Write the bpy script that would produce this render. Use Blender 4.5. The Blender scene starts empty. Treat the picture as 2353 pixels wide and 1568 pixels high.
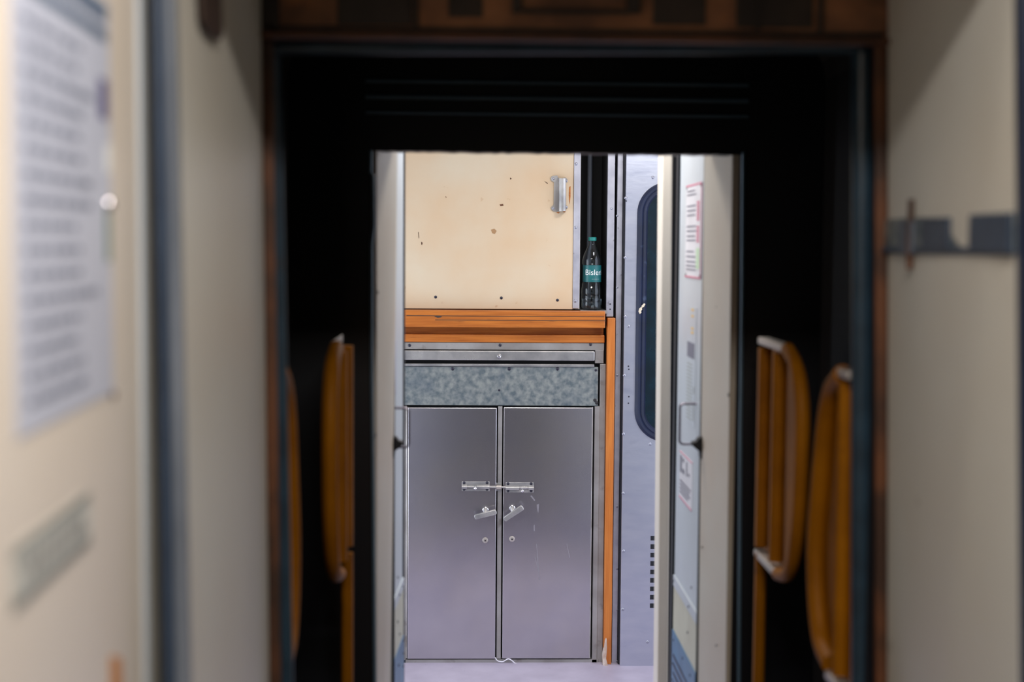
import bpy, bmesh, math, random
from mathutils import Vector, Matrix
random.seed(7)
SC = bpy.context.scene
COL = SC.collection
PI = math.pi

# ------------------------------------------------------------------ camera
F = 50.0 / 36.0 * 2353.0                      # focal length in pixels
VX, VY = 1080.0, 560.0                        # where the aisle direction (+Y) vanishes
CX, CY = 1176.5, 784.0
EYE = Vector((0.0, 0.0, 1.6))
ROLL = math.radians(0.3)
cy_ = Vector((VX - CX, CY - VY, -F)).normalized()
up_ = Vector((math.sin(ROLL), math.cos(ROLL), 0.0))
cz_ = (up_ - cy_ * up_.dot(cy_)).normalized()
cx_ = cy_.cross(cz_)
ROT = Matrix((cx_, cy_, cz_))                 # camera vector -> world vector
cam = bpy.data.cameras.new('camera')
cam.lens, cam.sensor_width = 50.0, 36.0
cam.clip_start = 0.02
cam.dof.use_dof = True
cam.dof.focus_distance = 5.3
cam.dof.aperture_fstop = 2.6
camo = bpy.data.objects.new('camera', cam)
COL.objects.link(camo)
camo.matrix_world = Matrix.Translation(EYE) @ ROT.to_4x4()
SC.camera = camo

# ------------------------------------------------------------------ world, exposure
SC.view_settings.view_transform = 'Standard'
SC.view_settings.look = 'None'
SC.view_settings.gamma = 1.0
SC.view_settings.use_curve_mapping = False
SC.view_settings.exposure = 0.0
w = bpy.data.worlds.new('world')
SC.world = w
w.use_nodes = True
w.node_tree.nodes['Background'].inputs[0].default_value = (0.6, 0.75, 1.0, 1)
w.node_tree.nodes['Background'].inputs[1].default_value = 0.15

def area(name, loc, rot, sx, sy, power, col):
    l = bpy.data.lights.new(name, 'AREA')
    l.shape = 'RECTANGLE'; l.size, l.size_y = sx, sy
    l.energy, l.color = power, col
    o = bpy.data.objects.new(name, l)
    COL.objects.link(o); o.location = loc; o.rotation_euler = rot
    return o
# daylight through the open side entrances of the far coach
area('daylight_left', (-1.28, 4.55, 1.05), (0, -PI/2, 0), 1.9, 0.9, 26, (0.84, 0.90, 1.0))
area('daylight_right', (1.38, 4.45, 1.15), (0, PI/2, 0), 1.9, 0.9, 17, (0.80, 0.85, 1.0))
# ceiling lamps and an added fill (the fixtures themselves are built further down)
area('near_lamp_light', (0.16, 0.70, 2.27), (0, 0, 0), 0.5, 0.14, 19.5, (1.0, 0.945, 0.885))
area('far_lamp_light', (0.20, 3.50, 2.24), (0, 0, 0), 0.6, 0.22, 12.5, (1.0, 0.95, 0.90))
area('added_side_fill', (0.78, 4.5, 2.24), (0, 0, 0), 0.3, 0.3, 9, (0.97, 0.98, 1.0))  # added fill light to lift the top of the silver door

# ------------------------------------------------------------------ pixel helpers (a photo ray met with a real plane)
def ray(px, py):
    return (ROT @ Vector((px - CX, CY - py, -F))).normalized()
def P(px, py, Y):
    d = ray(px, py); return EYE + d * (Y / d.y)
def PV(px, py, a, b):
    """photo ray met with the upright plane through plan points a and b"""
    d = ray(px, py)
    n = Vector((b[1] - a[1], -(b[0] - a[0]), 0))
    t = n.dot(Vector((a[0], a[1], 0)) - Vector((EYE.x, EYE.y, 0))) / n.dot(d)
    return EYE + d * t
def RX(x0, y0, x1, y1, Y):
    xm, ym = (x0 + x1) / 2, (y0 + y1) / 2
    return P(x0, ym, Y).x, P(x1, ym, Y).x, P(xm, y1, Y).z, P(xm, y0, Y).z
def leanX(ptop, pbot, Y):
    a, b = P(ptop, 0, Y), P(pbot, 1568, Y)
    return lambda z: a.x + (b.x - a.x) * (z - a.z) / (b.z - a.z)

# ------------------------------------------------------------------ materials
def lin(c):
    out = []
    for v in c:
        v = v / 255.0
        out.append(v / 12.92 if v <= 0.04045 else ((v + 0.055) / 1.055) ** 2.4)
    return (*out, 1.0)
MATS = {}
def mat(name, rgb, rough=0.5, metal=0.0, rgb2=None, scale=8.0, detail=4.0, lo=0.35, hi=0.65, spot=None, sscale=30.0, slo=0.66, shi=0.74, samt=0.7,
        bump=0.0, bscale=60.0, rvar=0.0, stretch=(1, 1, 1), spec=0.5, coat=0.0):
    m = bpy.data.materials.new(name); m.use_nodes = True
    nt = m.node_tree; N, L = nt.nodes, nt.links
    b = N['Principled BSDF']
    b.inputs['Roughness'].default_value = rough
    b.inputs['Metallic'].default_value = metal
    b.inputs['Specular IOR Level'].default_value = spec
    b.inputs['Coat Weight'].default_value = coat
    tc = N.new('ShaderNodeTexCoord'); mp = N.new('ShaderNodeMapping')
    mp.inputs['Scale'].default_value = stretch
    L.new(tc.outputs['Object'], mp.inputs[0])
    rgb2 = rgb2 or tuple(v * 0.93 for v in rgb)
    nz = N.new('ShaderNodeTexNoise'); nz.inputs['Scale'].default_value = scale; nz.inputs['Detail'].default_value = detail
    L.new(mp.outputs[0], nz.inputs['Vector'])
    r = N.new('ShaderNodeValToRGB')
    r.color_ramp.elements[0].position, r.color_ramp.elements[1].position = lo, hi
    r.color_ramp.elements[0].color, r.color_ramp.elements[1].color = lin(rgb), lin(rgb2)
    L.new(nz.outputs['Fac'], r.inputs[0])
    out = r.outputs[0]
    if spot:
        n2 = N.new('ShaderNodeTexNoise'); n2.inputs['Scale'].default_value = sscale; n2.inputs['Detail'].default_value = 5
        L.new(mp.outputs[0], n2.inputs['Vector'])
        r2 = N.new('ShaderNodeValToRGB')
        r2.color_ramp.elements[0].position, r2.color_ramp.elements[1].position = slo, shi
        r2.color_ramp.elements[0].color = (0, 0, 0, 1); r2.color_ramp.elements[1].color = (samt, samt, samt, 1)
        L.new(n2.outputs['Fac'], r2.inputs[0])
        mx = N.new('ShaderNodeMix'); mx.data_type = 'RGBA'
        L.new(r2.outputs[0], mx.inputs[0]); L.new(out, mx.inputs[6]); mx.inputs[7].default_value = lin(spot)
        out = mx.outputs[2]
    L.new(out, b.inputs['Base Color'])
    if rvar:
        mr = N.new('ShaderNodeMapRange'); mr.inputs[3].default_value = rough - rvar; mr.inputs[4].default_value = rough + rvar
        L.new(nz.outputs['Fac'], mr.inputs[0]); L.new(mr.outputs[0], b.inputs['Roughness'])
    if bump:
        n3 = N.new('ShaderNodeTexNoise'); n3.inputs['Scale'].default_value = bscale; n3.inputs['Detail'].default_value = 3
        L.new(mp.outputs[0], n3.inputs['Vector'])
        bp = N.new('ShaderNodeBump'); bp.inputs['Strength'].default_value = bump; bp.inputs['Distance'].default_value = 0.01
        L.new(n3.outputs['Fac'], bp.inputs['Height']); L.new(bp.outputs[0], b.inputs['Normal'])
    MATS[name] = m
    return m
mat('cream_laminate', (214, 198, 172), 0.42, rgb2=(212, 182, 146), scale=2.6, spot=(168, 120, 74), sscale=21, slo=0.69, shi=0.78, samt=0.6, bump=0.03)
mat('cream_paint', (207, 205, 197), 0.38, rgb2=(203, 197, 185), scale=2.5, bump=0.04, bscale=25, spot=(120, 100, 80), sscale=18, slo=0.74, shi=0.8, samt=0.4)
mat('post_paint', (228, 222, 212), 0.4, rgb2=(222, 214, 202), scale=3)
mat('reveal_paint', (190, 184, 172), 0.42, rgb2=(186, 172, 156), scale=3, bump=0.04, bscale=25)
mat('door_cream', (224, 214, 202), 0.30, rgb2=(222, 209, 193), scale=2.0, bump=0.02, bscale=14)
mat('white_enamel', (192, 201, 211), 0.35, rgb2=(186, 194, 202), scale=5, spot=(110, 100, 100), sscale=40, slo=0.76, shi=0.8, samt=0.5)
mat('yellowed_enamel', (196, 196, 178), 0.4, rgb2=(186, 184, 166), scale=9)
mat('blue_kick', (78, 122, 160), 0.4, rgb2=(66, 104, 140), scale=14)
mat('varnished_wood', (196, 116, 44), 0.38, rgb2=(168, 92, 30), scale=9, stretch=(0.6, 3, 14), detail=6, spot=(96, 50, 18), sscale=16, slo=0.64, shi=0.74, samt=0.7, bump=0.1, bscale=40)
mat('varnished_post', (204, 124, 54), 0.38, rgb2=(182, 102, 38), scale=9, stretch=(14, 3, 0.6), detail=6, spot=(110, 60, 26), sscale=10, slo=0.66, shi=0.76, samt=0.6, bump=0.1, bscale=40)
mat('brushed_steel', (192, 189, 195), 0.24, 0.92, rgb2=(182, 179, 187), scale=5, rvar=0.04, spot=(206, 198, 186), sscale=3, slo=0.45, shi=0.8, samt=0.5)
mat('frame_steel', (176, 174, 173), 0.42, 0.4, rgb2=(146, 142, 139), scale=7, rvar=0.1, spot=(84, 74, 62), sscale=16, slo=0.6, shi=0.74, samt=0.6)
mat('polished_steel', (196, 194, 192), 0.30, 0.6, rgb2=(150, 150, 152), scale=14, rvar=0.1, bump=0.12, bscale=14)
mat('chrome', (225, 225, 230), 0.12, 1.0)
mat('galvanised', (156, 161, 158), 0.48, 0.5, rgb2=(98, 110, 116), scale=46, detail=9, lo=0.34, hi=0.66, rvar=0.1, spot=(84, 100, 116), sscale=9, slo=0.52, shi=0.7, samt=0.45)
mat('painted_aluminium', (196, 199, 212), 0.36, 0.82, rgb2=(186, 190, 206), scale=8, spot=(140, 146, 170), sscale=9, slo=0.6, shi=0.75, samt=0.3, bump=0.03, bscale=24, stretch=(1, 1, 3))
mat('alu_trim', (196, 196, 206), 0.38, 0.5, rgb2=(176, 176, 188), scale=18, spot=(120, 116, 124), sscale=40, slo=0.68, shi=0.74, samt=0.6)
mat('rubber', (16, 20, 32), 0.55, rgb2=(12, 14, 22), scale=10)
mat('seal_navy', (56, 70, 90), 0.45, rgb2=(46, 58, 76), scale=14)
mat('edge_steel', (96, 120, 138), 0.35, 0.3)
mat('gasket', (16, 30, 62), 0.42, rgb2=(12, 24, 50), scale=14, spot=(76, 92, 120), sscale=26, slo=0.68, shi=0.76, samt=0.4)
mat('black_paint', (10, 12, 22), 0.45, rgb2=(7, 8, 15), scale=6)
mat('bellows_rubber', (9, 11, 20), 0.6, rgb2=(6, 7, 14), scale=10)
mat('navy_tube', (38, 60, 76), 0.30, rgb2=(28, 45, 58), scale=16, spot=(60, 44, 30), sscale=11, slo=0.66, shi=0.76, samt=0.5)
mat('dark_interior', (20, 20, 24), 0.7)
mat('conduit_grey', (92, 98, 110), 0.5)
mat('strip_grey', (122, 128, 138), 0.45, rgb2=(104, 110, 120), scale=6)
mat('screw_dark', (62, 62, 74), 0.4, 0.7)
mat('rivet_grey', (170, 172, 186), 0.35, 0.7)
mat('rust_paint', (172, 116, 76), 0.62, rgb2=(116, 78, 56), scale=9, lo=0.35, hi=0.62, spot=(214, 130, 66), sscale=7, slo=0.6, shi=0.72, samt=0.7, bump=0.25, bscale=40)
mat('rust_dark', (66, 54, 46), 0.6, rgb2=(44, 37, 33), scale=9, bump=0.2, bscale=40)
mat('primer_brown', (104, 62, 36), 0.55, rgb2=(60, 38, 26), scale=9, lo=0.4, hi=0.62)
mat('safety_yellow', (152, 93, 0), 0.55, rgb2=(134, 80, 0), scale=12, spot=(90, 50, 4), sscale=16, slo=0.64, shi=0.74, samt=0.5, spec=0.15)
mat('worn_metal', (192, 184, 178), 0.38, 0.5)
mat('wire_steel', (132, 126, 138), 0.25, 0.9)
mat('stain_tan', (178, 138, 96), 0.5)
mat('notice_paper', (192, 196, 212), 0.42, rgb2=(184, 188, 204), scale=4)
mat('notice_ink', (112, 118, 138), 0.6)
mat('notice_header', (74, 92, 116), 0.55, rgb2=(96, 110, 130), scale=30)
mat('ink_purple', (76, 66, 120), 0.5)
mat('ink_green', (84, 118, 98), 0.5)
mat('sign_paper', (206, 206, 200), 0.42)
mat('sign_grey', (166, 172, 172), 0.5)
mat('sign_ink', (92, 92, 96), 0.6, rgb2=(130, 130, 132), scale=120)
mat('ink_red', (206, 96, 130), 0.55)
mat('ink_grey', (112, 112, 128), 0.6)
mat('ink_yellow', (232, 190, 96), 0.5)
mat('ink_lime', (196, 222, 190), 0.5)
mat('sticker_white', (222, 222, 230), 0.4)
mat('orange_paint', (214, 146, 84), 0.5)
mat('leather_brown', (62, 44, 32), 0.6, rgb2=(50, 34, 26), scale=20)
mat('floor_lavender', (186, 178, 197), 0.45, rgb2=(172, 164, 183), scale=7, spot=(140, 128, 140), sscale=60, slo=0.68, shi=0.76, samt=0.5, bump=0.05, bscale=80)
mat('floor_grey', (112, 108, 106), 0.6, rgb2=(92, 88, 88), scale=14)
mat('ceiling_cream', (212, 200, 182), 0.5)
mat('far_wall', (214, 206, 192), 0.5)
mat('teal_label', (24, 104, 106), 0.4, rgb2=(18, 90, 94), scale=20)
mat('teal_cap', (36, 138, 132), 0.35)
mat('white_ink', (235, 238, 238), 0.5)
mat('caulk', (214, 200, 190), 0.6, rgb2=(180, 150, 130), scale=24, bump=0.3, bscale=50)
mat('plastic_white', (240, 238, 248), 0.3)
mat('dark_glass', (8, 34, 46), 0.10, rgb2=(6, 24, 32), scale=12, lo=0.4, hi=0.6, spot=(40, 84, 92), sscale=14, slo=0.6, shi=0.8, samt=0.25, spec=0.5)
mat('chip_cream', (226, 214, 190), 0.6)
mat('scuff', (150, 146, 154), 0.6, 0.3)
mat('stain_dark', (40, 40, 44), 0.7)
def glassy(name, rgb, rough, ior, solid=0.0):
    m = bpy.data.materials.new(name); m.use_nodes = True
    b = m.node_tree.nodes['Principled BSDF']
    b.inputs['Base Color'].default_value = lin(rgb); b.inputs['Roughness'].default_value = rough
    b.inputs['Transmission Weight'].default_value = 1.0 - solid; b.inputs['IOR'].default_value = ior
    MATS[name] = m
glassy('clear_plastic', (236, 244, 248), 0.04, 1.33)
def glow(name, rgb, s):
    m = bpy.data.materials.new(name); m.use_nodes = True
    b = m.node_tree.nodes['Principled BSDF']
    b.inputs['Base Color'].default_value = (0.9, 0.9, 0.9, 1)
    b.inputs['Emission Color'].default_value = lin(rgb); b.inputs['Emission Strength'].default_value = s
    MATS[name] = m
glow('lamp_diffuser', (255, 246, 232), 3.0)

# ------------------------------------------------------------------ mesh helpers
def B(): return bmesh.new()
def box(bm, x0, x1, y0, y1, z0, z1):
    v = [bm.verts.new(p) for p in ((x0,y0,z0),(x1,y0,z0),(x1,y1,z0),(x0,y1,z0),(x0,y0,z1),(x1,y0,z1),(x1,y1,z1),(x0,y1,z1))]
    for f in ((3,2,1,0),(4,5,6,7),(0,1,5,4),(1,2,6,5),(2,3,7,6),(3,0,4,7)): bm.faces.new([v[i] for i in f])
    return bm
def hexa(bm, bot, top):
    v = [bm.verts.new(p) for p in list(bot) + list(top)]
    for f in ((3,2,1,0),(4,5,6,7),(0,1,5,4),(1,2,6,5),(2,3,7,6),(3,0,4,7)): bm.faces.new([v[i] for i in f])
    bmesh.ops.recalc_face_normals(bm, faces=bm.faces)
    return bm
def prism(bm, pts, vec):
    vec = Vector(vec)
    a = [bm.verts.new(p) for p in pts]; b = [bm.verts.new(Vector(p) + vec) for p in pts]
    n = len(a)
    fs = [bm.faces.new(a), bm.faces.new(b[::-1])]
    for i in range(n): fs.append(bm.faces.new((a[i], b[i], b[(i+1) % n], a[(i+1) % n])))
    bmesh.ops.recalc_face_normals(bm, faces=fs)
    return bm
def tube(bm, pts, r, seg=12, cap=True):
    pts = [Vector(p) for p in pts]; n = len(pts)
    rr = r if isinstance(r, (list, tuple)) else [r] * n
    rings = []; ref = None
    for i, p in enumerate(pts):
        t = (pts[min(i+1, n-1)] - pts[max(i-1, 0)]).normalized()
        if ref is None:
            ref = Vector((1, 0, 0)) if abs(t.x) < 0.9 else Vector((0, 1, 0))
        u = (ref - t * ref.dot(t)).normalized(); ref = u
        v = t.cross(u)
        rings.append([bm.verts.new(p + (u * math.cos(2*PI*k/seg) + v * math.sin(2*PI*k/seg)) * rr[i]) for k in range(seg)])
    fs = []
    for a, b in zip(rings, rings[1:]):
        for k in range(seg): fs.append(bm.faces.new((a[k], a[(k+1) % seg], b[(k+1) % seg], b[k])))
    if cap:
        fs.append(bm.faces.new(rings[0][::-1])); fs.append(bm.faces.new(rings[-1]))
    bmesh.ops.recalc_face_normals(bm, faces=fs)
    return bm
def lathe(bm, prof, c, axis=(0, 0, 1), seg=24):
    """prof: (radius, height) pairs along AXIS from C"""
    ax = Vector(axis).normalized()
    q = Vector((0, 0, 1)).rotation_difference(ax)
    c = Vector(c); rings = []
    for r, h in prof:
        rings.append([bm.verts.new(c + q @ Vector((max(r, 1e-5) * math.cos(2*PI*k/seg), max(r, 1e-5) * math.sin(2*PI*k/seg), h))) for k in range(seg)])
    fs = []
    for a, b in zip(rings, rings[1:]):
        for k in range(seg): fs.append(bm.faces.new((a[k], a[(k+1) % seg], b[(k+1) % seg], b[k])))
    fs.append(bm.faces.new(rings[0][::-1])); fs.append(bm.faces.new(rings[-1]))
    bmesh.ops.recalc_face_normals(bm, faces=fs)
    return bm
def origin(o):
    v = Vector((0, 0, 0))
    while o is not None: v += o.location; o = o.parent
    return v
def obj(name, bm, m, parent=None, bevel=0.0, smooth=False, segs=2):
    me = bpy.data.meshes.new(name)
    off = origin(parent)
    if off.length: bmesh.ops.translate(bm, verts=bm.verts, vec=-off)
    if smooth:
        for f in bm.faces: f.smooth = True
    bm.to_mesh(me); bm.free()
    me.materials.append(MATS[m])
    o = bpy.data.objects.new(name, me); COL.objects.link(o)
    if parent is not None: o.parent = parent
    if bevel:
        md = o.modifiers.new('edge', 'BEVEL'); md.width = bevel; md.segments = segs; md.limit_method = 'ANGLE'; md.angle_limit = math.radians(40)
    if smooth == 'auto':
        me.set_sharp_from_angle(angle=math.radians(35))
    return o
def tag(o, label, cat, group=None, kind=None):
    o['label'] = label; o['category'] = cat
    if group: o['group'] = group
    if kind: o['kind'] = kind
    return o
def thing(name, loc, label, cat, group=None, kind=None):
    o = bpy.data.objects.new(name, None); COL.objects.link(o); o.location = loc; o.empty_display_size = 0.05
    return tag(o, label, cat, group, kind)
def rivet(parent, x, y, z, r=0.005, m='rivet_grey', ax=(0, -1, 0), name='rivet', h=None):
    h = h or r * 0.5
    return obj(name, lathe(B(), [(r, 0), (r, h*0.3), (r*0.75, h*0.8), (r*0.3, h), (0, h)], (x, y, z), ax, 12), m, parent, smooth='auto')
def pr(parent, px, py, Y, rpx=4.0, m='rivet_grey', name='rivet'):
    p = P(px, py, Y)
    return rivet(parent, p.x, p.y, p.z, rpx * Y / F, m, name=name)
def rbox(x0, y0, x1, y1, Y, back):
    a = RX(x0, y0, x1, y1, Y)
    return box(B(), a[0], a[1], Y, Y + back, a[2], a[3])

YC = 5.35                                      # plane of the far cabinet wall

# ================================================================== SETTING
S = 'structure'
# near coach vestibule round the camera
tag(obj('floor', box(B(), -1.4, 1.5, -1.6, 2.02, -0.05, 0), 'floor_grey'), 'grey floor of the near coach vestibule', 'floor', kind=S)
tag(obj('ceiling', box(B(), -1.4, 1.5, -1.6, 1.46, 2.32, 2.37), 'ceiling_cream'), 'cream ceiling of the near coach vestibule', 'ceiling', kind=S)
tag(obj('wall_left', box(B(), -1.45, -1.4, -1.6, 1.46, 0, 2.32), 'cream_paint'), 'cream side wall left of the open near door', 'wall', kind=S)
tag(obj('wall_right', box(B(), 1.5, 1.55, -1.6, 1.55, 0, 2.32), 'cream_paint'), 'cream side wall right of the near doorway', 'wall', kind=S)
tag(obj('wall_back', box(B(), -1.45, 1.55, -1.65, -1.6, 0, 2.32), 'dark_interior'), 'unseen wall behind the viewer, darkened to cut bounce light', 'wall', kind=S)  # dark colour stands for the dim coach and reduces bounce on the jambs
def zq(fx_list, z): return [(f(z), y, z) for f, y in fx_list]
# left jamb of the near doorway: cream reveal running back to the gangway
jl_n, jl_f = leanX(390, 430, 1.43), leanX(601, 621, 2.0)
cl = lambda v: (lambda z: v)
def block(fl, z0, z1): return hexa(B(), zq(fl, z0), zq(fl, z1))
tag(obj('trim_1', block([(cl(-1.4), 1.43), (jl_n, 1.43), (jl_f, 2.0), (cl(-1.4), 2.0)], 0, 1.955), 'cream_paint', bevel=0.006), 'cream painted jamb on the left of the near doorway', 'door jamb', kind=S)
jr_n, jr_f = leanX(2342, 2350, 1.52), leanX(2038, 2036, 2.0)
tag(obj('trim_2', block([(jr_n, 1.52), (cl(1.5), 1.52), (cl(1.5), 2.0), (jr_f, 2.0)], 0, 1.955), 'cream_paint', bevel=0.006), 'cream painted jamb on the right of the near doorway', 'door jamb', kind=S)
# rusty edge strips at the gangway end of both jambs
for nm, a, b, lab in (('trim_3', (600, 624), (619, 645), 'rust brown edge strip between left cream jamb and dark gangway frame'), ('trim_4', (2012, 2039), (2014, 2040), 'rust brown edge strip between dark gangway frame and right cream jamb')):
    f0, f1 = leanX(a[0], b[0], 2.0), leanX(a[1], b[1], 2.0)
    tag(obj(nm, block([(f0, 2.0), (f1, 2.0), (f1, 2.014), (f0, 2.014)], 0, 1.893), 'primer_brown', bevel=0.002), lab, 'trim', kind=S)
# lintel over the near doorway; under it a rusty ribbed panel over the gangway mouth
li = thing('wall_front', (0.15, 1.45, 1.887), 'lintel over the near doorway with a rusty brown ribbed panel beneath', 'lintel', kind=S)
obj('lintel_beam', box(B(), -1.4, 1.5, 1.46, 1.985, 1.955, 2.37), 'cream_paint', li)
obj('rusty_panel', box(B(), -0.31, 0.61, 2.0, 2.018, 1.884, 1.99), 'rust_paint', li)
bm = B(); box(bm, -0.30, 0.60, 1.984, 2.014, 1.881, 1.889)
obj('edge_lip', bm, 'primer_brown', li, bevel=0.002)
def rib(x0, y0, x1, y1, d, m, nm):
    a = RX(x0, y0, x1, y1, 2.0)
    obj(nm, box(B(), a[0], a[1], 2.0 - d, 2.001, a[2], a[3]), m, li, bevel=0.0015)
for x0, y0, x1, y1, d in ((600, -40, 642, 80, .006), (775, -40, 948, 58, .003), (1500, -40, 1622, 58, .003), (1692, -40, 1868, 64, .003), (1030, -40, 1110, 40, .002)):
    rib(x0, y0, x1, y1, d, 'rust_dark', 'dark_plate')
for x0, y0, x1, y1, d in ((950, -40, 962, 70, .008), (1176, -40, 1198, 32, .012), (1198, 22, 1445, 33, .010), (1440, -40, 1470, 33, .012), (1736, -40, 1746, 70, .008), (1878, -40, 1890, 76, .008), (600, 67, 2030, 78, .006)):
    rib(x0, y0, x1, y1, d, 'rust_dark', 'rib')

# the near door leaf, open on the left
DA, DB = (-0.2946, 0.88), (-0.3146, 1.38)      # plan line of its visible face
def dpt(px, py): return PV(px, py, DA, DB)
dn = Vector((DB[1] - DA[1], -(DB[0] - DA[0]), 0)).normalized()     # normal towards the aisle
ddir = Vector((DB[0] - DA[0], DB[1] - DA[1], 0)).normalized()
d1 = thing('door_1', (-0.31, 0.9, 0), 'open cream door leaf filling the left side with a notice on it', 'door', kind=S)
n2 = Vector((DA[0], DA[1], 0)) - ddir * 0.42
e2 = Vector((DB[0], DB[1], 0))
def slab(a, b, t, z0, z1):
    q = [(a.x, a.y), (b.x, b.y), (b.x - dn.x*t, b.y - dn.y*t), (a.x - dn.x*t, a.y - dn.y*t)]
    return hexa(B(), [(x, y, z0) for x, y in q], [(x, y, z1) for x, y in q])
obj('leaf', slab(n2, e2, 0.035, 0.03, 2.1), 'door_cream', d1, bevel=0.004)
obj('edge_strip', slab(e2 - ddir*0.018 + dn*0.0025, e2 + ddir*0.004 + dn*0.0025, 0.01, 0.03, 2.1), 'white_enamel', d1, bevel=0.002)
def decal(pts, m, parent, name, n, t=0.0008, lift=0.0004):
    return obj(name, prism(B(), [p + n * (t + lift) for p in pts], -n * t), m, parent)
# seal and bright strip between door and jamb
f0, f1 = leanX(344, 373, 1.395), leanX(372, 397, 1.395)
tag(obj('trim_5', block([(f0, 1.395), (f1, 1.395), (f1, 1.43), (f0, 1.43)], 0, 2.0), 'seal_navy', bevel=0.004), 'dark blue rubber seal between the near door and left jamb', 'door seal', kind=S)
f0, f1 = leanX(371, 393, 1.412), leanX(396, 430, 1.412)
tag(obj('trim_6', block([(f0, 1.412), (f1, 1.412), (f1, 1.44), (f0, 1.44)], 0, 2.0), 'strip_grey', bevel=0.004), 'grey metal strip beside the dark blue door seal', 'trim', kind=S)
f0, f1 = leanX(2340, 2352, 1.515), leanX(2362, 2372, 1.515)
tag(obj('trim_7', block([(f0, 1.505), (f1, 1.505), (f1, 1.53), (f0, 1.53)], 0, 2.0), 'gasket', bevel=0.004), 'dark rubber seal on the outer edge of the right jamb', 'door seal', kind=S)

# gangway between the coaches: pleated black bellows
bm = B(); rings = []
NB = 19
for i in range(NB):
    y = 2.068 + 0.762 * i / (NB - 1); o_ = 0.0 if i % 2 else 0.035
    xl, xr, zt, r = -0.36 - o_, 0.70 + o_, 2.02 + o_, 0.10
    ring = [(xl, 0.0), (xr, 0.0)]
    for k in range(5): a = PI/2 * k / 4; ring.append((xr - r + r*math.cos(a), zt - r + r*math.sin(a)))
    for k in range(5): a = PI/2 + PI/2 * k / 4; ring.append((xl + r + r*math.cos(a), zt - r + r*math.sin(a)))
    rings.append([bm.verts.new((x, y, z)) for x, z in ring])
for a, b in zip(rings, rings[1:]):
    n = len(a)
    for k in range(1, n): bm.faces.new((a[k], b[k], b[(k+1) % n], a[(k+1) % n]))
bmesh.ops.recalc_face_normals(bm, faces=bm.faces)
for f in bm.faces: f.normal_flip()
bo = obj('gangway_bellows', bm, 'bellows_rubber')
sd = bo.modifiers.new('wall', 'SOLIDIFY'); sd.thickness = 0.006; sd.offset = -1
tag(bo, 'black pleated rubber bellows forming the gangway between the coaches', 'bellows')
tag(obj('floor', box(B(), -0.36, 0.70, 2.02, 2.83, -0.05, -0.002), 'black_paint'), 'black footplate of the gangway', 'floor', kind=S)
# near gangway frame: dark navy tubes
gf = thing('gangway_portal', (0.15, 2.035, 0), 'dark navy tubular frame around the near mouth of the gangway', 'gangway')
def lean_pts(pt, pb, Y, z0, z1, n=2):
    f = leanX(pt, pb, Y); return [(f(z0 + (z1 - z0)*k/(n-1)), Y, z0 + (z1 - z0)*k/(n-1)) for k in range(n)]
obj('side_tube', tube(B(), lean_pts(622, 655, 2.036, 0, 1.875), 0.0125, 20), 'navy_tube', gf, smooth='auto')
obj('side_tube', tube(B(), lean_pts(1984, 1981, 2.036, 0, 1.875), 0.016, 20), 'navy_tube', gf, smooth='auto')
a, b = P(600, 109, 2.036), P(2010, 108, 2.036)
obj('top_tube', tube(B(), [a, b], 0.010, 20), 'navy_tube', gf, smooth='auto')
bm = B(); box(bm, -1.0, -0.275, 2.02, 2.06, 0, 2.3); box(bm, 0.578, 1.3, 2.02, 2.06, 0, 2.3); box(bm, -0.275, 0.578, 2.02, 2.06, 1.888, 2.3)
obj('face_plate', bm, 'black_paint', gf)

# ------------------------------------------------------------------ yellow grab panels inside the gangway
def smooth_path(pts, n=8):
    out = []
    for i in range(len(pts) - 1):
        p0, p1, p2, p3 = pts[max(i-1, 0)], pts[i], pts[i+1], pts[min(i+2, len(pts)-1)]
        for k in range(n):
            t = k / n
            out.append(tuple(0.5 * ((2*b) + (-a + c)*t + (2*a - 5*b + 4*c - d)*t*t + (-a + 3*b - 3*c + d)*t**3) for a, b, c, d in zip(p0, p1, p2, p3)))
    out.append(pts[-1]); return out
FAR_D = [(2.70, 1.418), (2.49, 1.418), (2.425, 1.395), (2.385, 1.35), (2.37, 1.29), (2.375, 1.17), (2.40, 1.08), (2.45, 1.025), (2.53, 1.006), (2.70, 1.012)]
NEAR_D = [(2.075, 1.408), (2.14, 1.405), (2.20, 1.375), (2.235, 1.32), (2.258, 1.24), (2.283, 1.12), (2.27, 1.03), (2.232, 0.968), (2.17, 0.948), (2.075, 0.935)]
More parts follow.
